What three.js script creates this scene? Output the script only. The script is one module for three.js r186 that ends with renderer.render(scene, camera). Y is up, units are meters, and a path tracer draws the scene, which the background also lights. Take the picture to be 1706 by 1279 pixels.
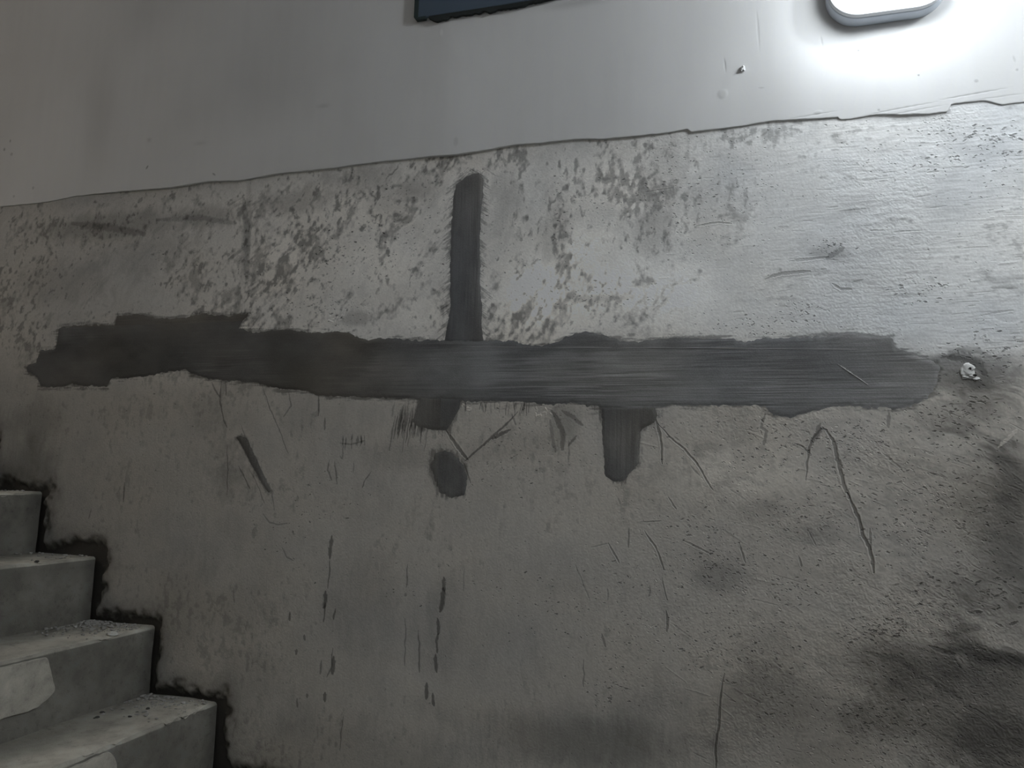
import * as THREE from 'three';
import { mergeGeometries, toCreasedNormals } from 'three/addons/utils/BufferGeometryUtils.js';
import { RoundedBoxGeometry } from 'three/addons/geometries/RoundedBoxGeometry.js';

// ---------------------------------------------------------------- camera, exposure
const scene = new THREE.Scene();
const EYE = new THREE.Vector3(0, 1.5, 1.65);
const RIGHT = new THREE.Vector3(0.959348, 0.028290, -0.280804);
const UP = new THREE.Vector3(0.008924, 0.991425, 0.130373);
const BACK = new THREE.Vector3(0.282084, -0.127579, 0.950869);
const FOCAL = 1280;                                   // in pixels of the 1706 x 1279 frame
const camera = new THREE.PerspectiveCamera(2 * Math.atan(639.5 / FOCAL) * 180 / Math.PI, 1706 / 1279, 0.02, 30);
camera.position.copy(EYE);
camera.up.copy(UP);
camera.lookAt(EYE.clone().sub(BACK));
scene.add(camera);
const renderer = new THREE.WebGLRenderer({ antialias: true });
renderer.toneMapping = THREE.LinearToneMapping;
renderer.toneMappingExposure = 0.93;
renderer.shadowMap.enabled = true;
scene.background = new THREE.Color(0x000000);

const LAMP_COOL = [0.89, 0.95, 1.0], LAMP_WARM = [1.0, 0.87, 0.72];
const LAMP_POWER = 0.3;      // wall lamp in view
const ADDED_LANDING_POWER = 0.66;    // unseen warm lamp added over the upper landing
const ADDED_FOOT_POWER = 3.35;       // unseen fill lamp added over the foot of the stair

// room: the rough wall is the plane z = 0, x runs right along it, y up, metres
const X0 = -3.4, X1 = 1.4, Z1 = 2.5, TOP = 3.1;

// ---------------------------------------------------------------- helpers
function rng(seed) {
  let a = seed >>> 0;
  return () => { a = (a + 0x6D2B79F5) | 0; let t = Math.imul(a ^ (a >>> 15), 1 | a); t = (t + Math.imul(t ^ (t >>> 7), 61 | t)) ^ t; return ((t ^ (t >>> 14)) >>> 0) / 4294967296; };
}
const TABLE = new Float32Array(65536);
{ const r = rng(77); for (let i = 0; i < 65536; i++) TABLE[i] = r() * 2 - 1; }
function vn(x, y, s) {                                // value noise, -1..1
  const xi = Math.floor(x), yi = Math.floor(y);
  let u = x - xi, v = y - yi;
  u = u * u * (3 - 2 * u); v = v * v * (3 - 2 * v);
  const a = Math.imul(xi, 40503) + s * 7919, b = Math.imul(yi, 30011), c = b + 30011, d = a + 40503;
  const p = TABLE[(a + b) & 65535], q = TABLE[(d + b) & 65535], e = TABLE[(a + c) & 65535], f = TABLE[(d + c) & 65535];
  return p + (q - p) * u + (e - p + (p - q - e + f) * u) * v;
}
function fbm(x, y, s, o) { let a = 0, w = 0.5; for (let i = 0; i < o; i++) { a += w * vn(x, y, s + i); x = x * 2.03 + 11.3; y = y * 2.03 + 5.7; w *= 0.5; } return a; }
const sstep = (a, b, x) => { x = (x - a) / (b - a); x = x < 0 ? 0 : x > 1 ? 1 : x; return x * x * (3 - 2 * x); };
const mix = (a, b, t) => a + (b - a) * t;
const clamp = (x, a = 0, b = 1) => (x < a ? a : x > b ? b : x);
function ray(px, py) { return new THREE.Vector3().addScaledVector(RIGHT, px - 853).addScaledVector(UP, 639.5 - py).addScaledVector(BACK, -FOCAL); }
function wallAt(px, py, z = 0) { const d = ray(px, py), t = (z - EYE.z) / d.z; return [EYE.x + d.x * t, EYE.y + d.y * t]; }   // measures the photograph on the wall plane
function riserAt(px, py, x) { const d = ray(px, py), t = (x - EYE.x) / d.x; return [EYE.z + d.z * t, EYE.y + d.y * t]; }
function treadAt(px, py, y) { const d = ray(px, py), t = (y - EYE.y) / d.y; return [EYE.x + d.x * t, EYE.z + d.z * t]; }

const used = new Map();
function numbered(name) { const n = used.get(name) || 0; used.set(name, n + 1); return n ? name + '_' + String(n).padStart(3, '0') : name; }
function shade(o) { o.traverse((m) => { if (m.isMesh) { m.castShadow = true; m.receiveShadow = true; } }); return o; }
function part(name, geometry, material, parent, data) { const m = new THREE.Mesh(geometry, material); m.name = numbered(name); m.castShadow = m.receiveShadow = true; parent.add(m); if (data) Object.assign(m.userData, data); return m; }
function group(name, data, pos) { const g = new THREE.Group(); g.name = numbered(name); g.userData = data; if (pos) g.position.set(...pos); scene.add(g); return g; }
function box(x0, x1, y0, y1, z0, z1) { const g = new THREE.BoxGeometry(x1 - x0, y1 - y0, z1 - z0); g.translate((x0 + x1) / 2, (y0 + y1) / 2, (z0 + z1) / 2); return g; }
function metreUV(g) {                                  // box-mapped uv in metres
  const p = g.attributes.position, n = g.attributes.normal, u = g.attributes.uv;
  for (let i = 0; i < p.count; i++) {
    const ax = Math.abs(n.getX(i)), ay = Math.abs(n.getY(i)), az = Math.abs(n.getZ(i));
    if (az >= ax && az >= ay) u.setXY(i, p.getX(i), p.getY(i)); else if (ay >= ax) u.setXY(i, p.getX(i), p.getZ(i)); else u.setXY(i, p.getZ(i), p.getY(i));
  }
  return g;
}
const enc = (v) => { v = clamp(v); return Math.round(255 * (v <= 0.0031308 ? 12.92 * v : 1.055 * Math.pow(v, 1 / 2.4) - 0.055)); };
const ENC = new Uint8Array(4097); for (let i = 0; i <= 4096; i++) ENC[i] = enc(i / 4096);
function tex(data, w, h, srgb, repeat) {
  const t = new THREE.DataTexture(data, w, h, THREE.RGBAFormat);
  if (srgb) t.colorSpace = THREE.SRGBColorSpace;
  t.magFilter = THREE.LinearFilter; t.minFilter = THREE.LinearMipmapLinearFilter; t.generateMipmaps = true;
  if (repeat) { t.wrapS = t.wrapT = THREE.RepeatWrapping; }
  t.needsUpdate = true; return t;
}
function paint(w, h, f) {                              // f(i, j) -> [r, g, b, height 0..1], row 0 at the bottom
  const c = new Uint8Array(w * h * 4), b = new Uint8Array(w * h * 4);
  for (let j = 0, k = 0; j < h; j++) for (let i = 0; i < w; i++, k += 4) {
    const v = f(i, j);
    c[k] = enc(v[0]); c[k + 1] = enc(v[1]); c[k + 2] = enc(v[2]); c[k + 3] = 255;
    b[k] = b[k + 1] = b[k + 2] = Math.round(255 * clamp(v[3])); b[k + 3] = 255;
  }
  return [c, b];
}

// ---------------------------------------------------------------- stair measures
const RISE = 0.16, RUN = 0.2, NOSE6 = -1.204;
const noseX = (k) => NOSE6 - (k - 6) * RUN;            // step k has its tread at k * RISE
function stairTop(x) {                                 // top of the stair against the wall, at x
  const k = 6 - Math.ceil((x - NOSE6) / RUN - 1e-6) + 1;
  const kk = Math.floor((NOSE6 - x) / RUN + 6 + 1e-6);
  return kk < 1 ? 0 : kk * RISE;
}
function stairDist(x, y) {                             // distance above / in front of the stair outline, metres (negative inside it)
  const d1 = y - stairTop(x);
  if (d1 <= 0) return d1;
  let d = d1;
  const k = Math.floor((NOSE6 - x) / RUN + 6 + 1e-6);  // the next riser stands at noseX(k + 1), left of here
  for (const kk of [k + 1, k + 2]) { if (kk < 1) continue; const dx = x - noseX(kk); const top = kk * RISE; const dy = y > top ? y - top : 0; d = Math.min(d, Math.hypot(Math.max(dx, 0), dy)); }
  return d;
}

// ---------------------------------------------------------------- outlines of the repair mortar, measured on the photograph
const toWall = (list) => list.map(([x, y]) => wallAt(x, y));
const BAND = toWall([[42, 609], [60, 604], [66, 583], [92, 581], [96, 545], [130, 541], [189, 541], [194, 526], [235, 522], [262, 530], [300, 529], [335, 521], [375, 526], [415, 521],
  [398, 546], [420, 553], [480, 549], [520, 553], [575, 551], [608, 565], [660, 563], [700, 566], [770, 566], [830, 567], [862, 567], [880, 574], [905, 576], [930, 566], [955, 556], [976, 552], [1002, 556], [1035, 566],
  [1060, 568], [1110, 561], [1200, 562], [1240, 567], [1282, 562], [1370, 560], [1411, 551], [1487, 563], [1494, 580], [1540, 594], [1566, 610], [1562, 640], [1546, 664], [1520, 676],
  [1490, 682], [1440, 680], [1400, 676], [1350, 684], [1318, 697], [1288, 692], [1272, 675], [1200, 677], [1120, 676], [1060, 684], [1000, 680], [950, 672], [900, 675], [860, 668], [780, 670], [740, 667], [700, 665], [640, 664],
  [560, 661], [530, 661], [512, 650], [470, 649], [420, 638], [350, 632], [325, 626], [308, 615], [280, 620], [240, 628], [186, 631], [178, 646], [120, 640], [98, 645], [66, 645], [63, 630], [44, 618]]);
const UPRIGHT = toWall([[738, 570], [748, 520], [749, 440], [750, 380], [754, 330], [758, 306], [780, 290], [797, 286], [806, 296], [804, 340], [800, 400], [801, 470], [803, 530], [806, 570]]);
const STUB_A = toWall([[700, 660], [690, 690], [686, 702], [700, 714], [724, 717], [746, 717], [756, 700], [766, 680], [770, 662]]);
const STUB_B = toWall([[722, 752], [716, 774], [722, 800], [730, 822], [752, 830], [774, 824], [778, 796], [776, 774], [760, 756], [744, 748]]);
const STUB_C = toWall([[1000, 676], [1002, 720], [1006, 760], [1007, 792], [1022, 803], [1040, 802], [1052, 786], [1066, 772], [1066, 740], [1068, 716], [1092, 706], [1098, 690], [1090, 674]]);
const SLASH = toWall([[391, 728], [400, 724], [411, 728], [426, 760], [440, 790], [453, 818], [447, 823], [434, 804], [418, 774], [402, 744]]);
function signed(poly, x, y) {                          // distance to an outline, positive inside
  let d = 1e9, inside = false;
  for (let i = 0, j = poly.length - 1; i < poly.length; j = i++) {
    const ax = poly[j][0], ay = poly[j][1], bx = poly[i][0], by = poly[i][1], ex = bx - ax, ey = by - ay, wx = x - ax, wy = y - ay;
    const t = clamp((wx * ex + wy * ey) / (ex * ex + ey * ey)), dx = wx - ex * t, dy = wy - ey * t, q = dx * dx + dy * dy;
    if (q < d) d = q;
    if ((ay > y) !== (by > y) && x < ex * (y - ay) / ey + ax) inside = !inside;
  }
  d = Math.sqrt(d); return inside ? d : -d;
}
const bounds = (poly, m) => [Math.min(...poly.map((p) => p[0])) - m, Math.max(...poly.map((p) => p[0])) + m, Math.min(...poly.map((p) => p[1])) - m, Math.max(...poly.map((p) => p[1])) + m];

// ---------------------------------------------------------------- the rough render: colour and relief of its surface, in wall metres
const S = 0.0009, GX0 = -2.45, GX1 = 0.95, GY0 = 0.55, GY1 = 2.32;
const TW = Math.round((GX1 - GX0) / 2 / S), GW = TW * 2, GH = Math.round((GY1 - GY0) / S);
const ALB = new Float32Array(GW * GH), REL = new Float32Array(GW * GH), HUE = new Float32Array(GW * GH);   // albedo, relief in mm, warmth
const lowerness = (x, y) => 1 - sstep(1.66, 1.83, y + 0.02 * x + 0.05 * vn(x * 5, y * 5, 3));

function relief(x, y) {                                // broad unevenness of the wall, metres
  return 0.0022 * fbm(x * 3.1, y * 3.1, 21, 2) + 0.0011 * fbm(x * 13, y * 16, 25, 2);
}
{
  // blotches, plus shade painted in at right and bottom: [px, py, rx px, ry px, factor]
  const blotsAndShade = [[190, 375, 150, 28, 0.66], [345, 360, 60, 24, 0.7], [485, 335, 85, 24, 0.7], [600, 300, 70, 30, 0.72], [660, 330, 60, 40, 0.8], [100, 470, 90, 40, 0.82], [410, 390, 9, 90, 0.72], [590, 530, 40, 14, 0.72],
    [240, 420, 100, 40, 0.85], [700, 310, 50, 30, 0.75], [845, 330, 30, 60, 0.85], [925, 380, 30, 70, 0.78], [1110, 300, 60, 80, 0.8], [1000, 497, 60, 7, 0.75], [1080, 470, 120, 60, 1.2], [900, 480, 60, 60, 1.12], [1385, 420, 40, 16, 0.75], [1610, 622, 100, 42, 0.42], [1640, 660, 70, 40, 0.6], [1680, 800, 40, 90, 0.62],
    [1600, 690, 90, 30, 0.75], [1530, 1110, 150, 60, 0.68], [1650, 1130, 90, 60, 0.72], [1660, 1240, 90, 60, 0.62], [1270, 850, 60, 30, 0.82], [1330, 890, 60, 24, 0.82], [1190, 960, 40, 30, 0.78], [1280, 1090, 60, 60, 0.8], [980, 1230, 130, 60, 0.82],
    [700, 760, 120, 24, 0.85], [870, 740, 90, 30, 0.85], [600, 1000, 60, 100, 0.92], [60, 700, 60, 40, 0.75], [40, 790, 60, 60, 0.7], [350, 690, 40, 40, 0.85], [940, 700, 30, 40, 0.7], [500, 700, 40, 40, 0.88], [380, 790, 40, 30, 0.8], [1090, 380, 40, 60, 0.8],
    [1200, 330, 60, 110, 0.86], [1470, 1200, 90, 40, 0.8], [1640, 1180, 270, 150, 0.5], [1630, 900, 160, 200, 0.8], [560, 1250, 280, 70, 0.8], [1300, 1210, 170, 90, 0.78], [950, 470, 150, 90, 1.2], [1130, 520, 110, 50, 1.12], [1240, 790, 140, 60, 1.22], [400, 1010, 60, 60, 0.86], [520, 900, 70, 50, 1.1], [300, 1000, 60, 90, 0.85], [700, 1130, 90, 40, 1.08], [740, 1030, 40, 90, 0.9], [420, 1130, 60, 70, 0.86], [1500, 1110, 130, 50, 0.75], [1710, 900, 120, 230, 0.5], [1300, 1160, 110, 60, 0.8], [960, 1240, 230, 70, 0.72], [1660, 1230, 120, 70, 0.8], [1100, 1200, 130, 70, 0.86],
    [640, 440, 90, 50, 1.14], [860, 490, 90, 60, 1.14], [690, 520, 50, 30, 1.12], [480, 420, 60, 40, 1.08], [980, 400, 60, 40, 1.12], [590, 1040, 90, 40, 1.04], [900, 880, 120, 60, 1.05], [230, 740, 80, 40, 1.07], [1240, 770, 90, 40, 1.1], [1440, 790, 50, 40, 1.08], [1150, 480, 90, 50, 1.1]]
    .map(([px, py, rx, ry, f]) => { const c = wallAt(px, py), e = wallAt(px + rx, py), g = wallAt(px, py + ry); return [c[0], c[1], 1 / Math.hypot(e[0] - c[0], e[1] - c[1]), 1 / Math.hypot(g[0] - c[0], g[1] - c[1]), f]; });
  const D1 = [Math.cos(0.9), Math.sin(0.9)], D3 = [Math.cos(-0.55), Math.sin(-0.55)];
  for (let j = 0; j < GH; j++) {
    const y = GY0 + (j + 0.5) * S;
    for (let i = 0; i < GW; i++) {
      const x = GX0 + (i + 0.5) * S, o = j * GW + i;
      const wx = x + 0.012 * vn(x * 22, y * 22, 1), wy = y + 0.012 * vn(x * 22, y * 22, 2);
      const low = lowerness(x, y), right = sstep(-0.5, 0.4, x + 0.1 * vn(x * 3, y * 3, 7)), farL = 1 - sstep(-1.75, -0.9, x);
      // strokes of the float: level on the right, slanting on the left, hanging down below the band
      const lev = vn(wx * 10, wy * 190, 31) * 0.6 + vn(x * 26, y * 430, 32) * 0.4;
      const a1 = D1[0] * wx + D1[1] * wy, b1 = -D1[1] * wx + D1[0] * wy;
      const dia = vn(a1 * 26, b1 * 110, 33) * 0.6 + vn(a1 * 60, b1 * 230, 34) * 0.4;
      const ver = vn(wx * 120, wy * 14, 35) * 0.6 + vn(x * 300, y * 34, 36) * 0.4;
      const a3 = D3[0] * wx + D3[1] * wy, b3 = -D3[1] * wx + D3[0] * wy;
      const slo = vn(a3 * 22, b3 * 120, 37) * 0.6 + vn(a3 * 50, b3 * 260, 38) * 0.4;
      const smud = (1 - low) * sstep(-0.75, -0.5, x) * (1 - sstep(0.0, 0.35, x)) * sstep(1.97, 2.12, y + 0.15 * vn(x * 4, 2.5, 9));
      const up = mix(dia * 0.75 + ver * 0.35, lev, right), dn = mix(ver, slo * 0.8 + ver * 0.2, right);
      const stroke = mix(up, dn * (0.55 + 0.45 * right), low);
      const wa = (1 - right) * (1 - low), wv = (1 - right) * low, wh = right;
      let mid = 0, spk = 0;
      if (wa > 0.02) { mid += wa * (0.5 * fbm(a1 * 13, b1 * 24, 43, 4) + 0.6 * fbm(wx * 24, wy * 20, 143, 4)); spk += wa * (0.5 * fbm(a1 * 60, b1 * 110, 57, 3) + 0.75 * fbm(x * 105, y * 85, 157, 3)); }
      if (wv > 0.02) { mid += wv * (0.3 * fbm(wx * 26, wy * 9, 45, 4) + 0.75 * fbm(wx * 11, wy * 11, 145, 4)); spk += wv * (0.5 * fbm(x * 100, y * 40, 58, 3) + 0.5 * fbm(x * 110, y * 100, 158, 3)); }
      if (wh > 0.02) { mid += wh * fbm(wx * 13, wy * 24, 47, 4); spk += wh * (0.6 * fbm(x * 46, y * 110, 59, 3) + 0.6 * fbm(x * 90 + y * 40, y * 120, 159, 3)); }
      const broad = fbm(wx * 4.5, wy * 6, 41, 4), fine = vn(x * 330, y * 330, 53), grit = TABLE[(Math.imul(i, 2971) + Math.imul(j, 7121)) & 65535];
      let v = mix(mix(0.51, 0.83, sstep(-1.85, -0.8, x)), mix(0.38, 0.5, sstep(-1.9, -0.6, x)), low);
      v *= 1 + 0.26 * broad + 0.2 * mid;
      const bias = mix(mix(0.04, -0.08, right), -0.11, low);
      const mott = sstep(0.0, 0.56, mid * 0.75 + stroke * 0.34 + spk * 0.55 + broad * 0.6 + bias + smud * (0.06 + 0.3 * vn(wx * 85, wy * 26, 161) + 0.45 * fbm(x * 150, y * 75, 163, 3))), fleck = sstep(0.3, 0.5, spk + 0.25 * stroke + 0.5 * broad);
      v *= 1 - mix(mix(0.56, 0.34 + 0.1 * smud, right), 0.3, low) * mott * (1 - 0.3 * farL);
      v *= 1 - mix(0.3, 0.14, low) * fleck * (1 - 0.4 * right);
      const edge = sstep(2.285, 2.2, y);                 // trowelled smoother and greyer just under the putty
      v *= mix(mix(0.8, 0.9, right), 1, edge);
      v *= 1 + 0.11 * stroke + mix(0.1, 0.3, right * low) * spk + 0.05 * fine + 0.05 * grit;
      let h = 0.34 * mid + 0.2 * stroke * (0.5 + right) + 0.1 * fine + 0.035 * grit - 0.25 * mott;
      const rough = sstep(-0.1, 0.25, fbm(wx * 7 + 3, wy * 7, 61, 3));
      h += rough * right * mix(0.2, 0.3, low) * (vn(x * 150, y * 170, 63) + 1.1 * vn(x * 330 + y * 90, y * 380, 64));
      HUE[o] = mix(mix(0.5, 0.1, right), mix(0.72, 0.92, right), low) + 0.35 * broad;
      for (const b of blotsAndShade) {
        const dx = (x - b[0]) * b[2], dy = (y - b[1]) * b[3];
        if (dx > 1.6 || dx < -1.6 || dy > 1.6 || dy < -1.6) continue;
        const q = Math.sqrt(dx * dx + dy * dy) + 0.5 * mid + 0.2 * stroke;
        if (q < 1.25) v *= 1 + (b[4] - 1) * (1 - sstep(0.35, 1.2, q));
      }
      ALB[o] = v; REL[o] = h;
    }
  }
}
const cell = (x, y) => [(x - GX0) / S - 0.5, (y - GY0) / S - 0.5];
function stamp(x, y, rx, ry, turn, dark, deep, lip) {  // one pit or speck: radii in metres
  const [ci, cj] = cell(x, y), R = Math.ceil(Math.max(rx, ry) * 1.7 / S) + 1, c = Math.cos(turn), s = Math.sin(turn);
  for (let j = Math.max(0, Math.floor(cj - R)); j <= Math.min(GH - 1, cj + R); j++) for (let i = Math.max(0, Math.floor(ci - R)); i <= Math.min(GW - 1, ci + R); i++) {
    const dx = (i - ci) * S, dy = (j - cj) * S, u = (dx * c + dy * s) / rx, w = (-dx * s + dy * c) / ry, q = Math.sqrt(u * u + w * w) + 0.3 * vn(i * 0.6, j * 0.6, 71);
    if (q > 1.7) continue;
    const o = j * GW + i, m = 1 - sstep(0.55, 1.1, q);
    ALB[o] *= 1 - dark * m; REL[o] -= deep * m - lip * (1 - sstep(1.0, 1.65, q)) * sstep(0.7, 1.0, q);
  }
}
function stroke(width, dark, deep, pts, opts = {}) {   // one scratch, drip or smear; points and width in photograph pixels
  const P = pts.map(([x, y]) => wallAt(x, y)), w = width * 0.0013 / 2, soft = opts.soft || 0.35, lip = opts.lip || 0;
  let total = 0; const L = [0];
  for (let k = 1; k < P.length; k++) { total += Math.hypot(P[k][0] - P[k - 1][0], P[k][1] - P[k - 1][1]); L.push(total); }
  const x0 = Math.min(...P.map((p) => p[0])) - w * 4, x1 = Math.max(...P.map((p) => p[0])) + w * 4, y0 = Math.min(...P.map((p) => p[1])) - w * 4, y1 = Math.max(...P.map((p) => p[1])) + w * 4;
  const [i0, j0] = cell(x0, y0), [i1, j1] = cell(x1, y1);
  for (let j = Math.max(0, Math.floor(j0)); j <= Math.min(GH - 1, j1); j++) for (let i = Math.max(0, Math.floor(i0)); i <= Math.min(GW - 1, i1); i++) {
    const x = GX0 + (i + 0.5) * S + 0.0016 * vn(i * 0.06, j * 0.06, 73), y = GY0 + (j + 0.5) * S;
    let d = 1e9, at = 0;
    for (let k = 1; k < P.length; k++) {
      const ax = P[k - 1][0], ay = P[k - 1][1], ex = P[k][0] - ax, ey = P[k][1] - ay, t = clamp(((x - ax) * ex + (y - ay) * ey) / (ex * ex + ey * ey + 1e-12));
      const q = Math.hypot(x - ax - ex * t, y - ay - ey * t); if (q < d) { d = q; at = (L[k - 1] + t * (L[k] - L[k - 1])) / (total + 1e-9); }
    }
    const taper = opts.even ? 1 : 0.45 + 0.75 * Math.sin(Math.PI * clamp(at * 0.9 + 0.05)) + 0.3 * vn(at * 9, 1.5, 75);
    const q = d / (w * taper) + 0.35 * vn(i * 0.35, j * 0.16, 77);
    if (q > 2.6) continue;
    const o = j * GW + i, m = 1 - sstep(1 - soft, 1 + soft, q);
    if (dark >= 0) ALB[o] *= 1 - dark * m; else ALB[o] = mix(ALB[o], 0.62, -dark * m);
    REL[o] -= deep * m - lip * (1 - sstep(1.5, 2.5, q)) * sstep(1.0, 1.4, q);
  }
}
{
  const r = rng(5);
  // pits, in clusters and scattered: [px, py, spread x, spread y, how many, size]
  const clusters = [[1535, 1000, 60, 30, 60, 1.2], [1620, 985, 70, 30, 40, 1.4], [1435, 1055, 30, 16, 40, 1.1], [1490, 1045, 24, 12, 46, 1.1], [1400, 890, 50, 60, 90, 0.9], [1500, 890, 40, 40, 70, 1], [1330, 985, 40, 24, 60, 1], [1180, 1070, 70, 40, 130, 0.9], [1290, 1120, 40, 60, 110, 1],
    [1200, 950, 60, 40, 110, 1], [1150, 880, 60, 30, 60, 1], [1330, 850, 50, 24, 80, 0.9], [1440, 735, 40, 20, 70, 0.9], [1310, 740, 40, 30, 60, 0.9], [1260, 760, 50, 30, 70, 0.8], [1400, 780, 30, 40, 50, 0.9], [1040, 1070, 50, 40, 60, 0.8], [1020, 1150, 40, 30, 50, 0.9], [940, 1010, 40, 40, 40, 0.8],
    [1640, 230, 60, 18, 46, 1.3], [1560, 215, 50, 14, 30, 1.2], [1610, 255, 50, 20, 40, 1.2], [1480, 260, 60, 24, 30, 0.9], [1560, 280, 40, 14, 24, 1.1], [1380, 410, 24, 12, 34, 1], [1340, 520, 30, 14, 34, 1], [1520, 490, 30, 20, 24, 1.1], [1560, 480, 26, 14, 20, 1.1], [1270, 540, 60, 14, 70, 0.9], [1660, 300, 40, 40, 30, 1],
    [1230, 300, 60, 60, 140, 0.7], [1130, 300, 50, 60, 120, 0.8], [1180, 400, 60, 40, 90, 0.7], [980, 495, 60, 14, 70, 0.9], [930, 360, 20, 60, 60, 0.8], [1000, 345, 40, 30, 50, 0.8], [740, 330, 60, 40, 60, 0.7], [590, 430, 40, 30, 50, 0.9], [560, 520, 40, 20, 60, 0.9], [480, 500, 50, 30, 70, 0.9], [650, 340, 40, 40, 60, 0.9], [700, 390, 40, 50, 50, 0.9], [540, 420, 50, 40, 50, 0.9],
    [840, 430, 50, 70, 40, 0.8], [620, 410, 60, 50, 40, 0.8], [300, 430, 60, 30, 40, 0.7], [1610, 690, 80, 30, 120, 1], [1640, 590, 50, 30, 90, 1], [1560, 760, 60, 60, 120, 1], [1640, 860, 50, 70, 110, 1], [880, 730, 60, 40, 90, 0.7], [860, 780, 60, 30, 60, 0.8], [1120, 730, 50, 30, 50, 0.8],
    [480, 880, 60, 60, 40, 0.8], [690, 960, 90, 40, 50, 0.7], [890, 1000, 60, 40, 50, 0.8], [560, 820, 50, 40, 40, 0.8], [300, 700, 80, 60, 40, 0.7], [1500, 1200, 70, 40, 70, 1.1], [1440, 1190, 30, 20, 40, 1.2], [1060, 960, 60, 40, 60, 0.8], [1560, 870, 60, 40, 70, 0.9], [1660, 1000, 40, 60, 40, 1.1]];
  for (const [px, py, sx, sy, n, size] of clusters) for (let k = 0; k < n; k++) {
    const g = Math.sqrt(-2 * Math.log(r() + 1e-6)) * 0.75, a = r() * 6.2832, p = wallAt(px + g * Math.cos(a) * sx, py + g * Math.sin(a) * sy);
    const right = sstep(-0.9, 0.1, p[0]), R = (0.0011 + 0.0022 * r() * r()) * size;
    stamp(p[0], p[1], R * (1.1 + r() * 1.1), R * 0.8, (r() - 0.5) * 1.4, 0.28 + 0.6 * r() * (1 - 0.4 * right), (0.25 + 0.75 * r()) * (0.4 + 0.7 * right), 0.5 * right * r());
  }
  for (let k = 0; k < 5200; k++) {
    const x = mix(GX0, GX1, r()), y = mix(GY0, GY1, r()), right = sstep(-1.0, 0.2, x);
    const R = 0.0007 + 0.0014 * r() * r();
    stamp(x, y, R * (1 + r()), R, r() * 3, 0.12 + 0.3 * r(), 0.2 + 0.5 * r() * right, 0.12 * right);
  }
  for (let k = 0; k < 3400; k++) {
    const px = 1000 + 706 * Math.sqrt(r()), py = 690 + 590 * r(), p = wallAt(px, py), R = 0.0009 + 0.0017 * r() * r();
    if (fbm(p[0] * 6, p[1] * 6, 171, 2) < -0.06) continue;
    stamp(p[0], p[1], R * (1.2 + r()), R * 0.8, -0.5 + r() - 0.5, r() < 0.25 ? -0.2 : 0.2 + 0.25 * r(), 0.4 + 0.7 * r(), 0.5 * r());
  }
  // short glancing ridges left by the trowel on the right half
  for (let k = 0; k < 520; k++) {
    const px = 1000 + 700 * Math.sqrt(r()), py = 205 + 1070 * r(), len = 8 + 46 * r() * r(), low = py > 680, t = low ? 0.45 + 0.5 * (r() - 0.5) : -0.08 + 0.16 * (r() - 0.5);
    if (py < 210 + (1700 - px) * 0.08 || (py > 540 && py < 700 && px < 1560)) continue;
    stroke(1.2 + 1.6 * r(), 0.06 + 0.14 * r(), (r() < 0.5 ? -0.3 : 0.3) * (0.4 + r()), [[px, py], [px + len * Math.cos(t), py + len * Math.sin(t)]], { lip: 0.1 });
  }
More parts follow.
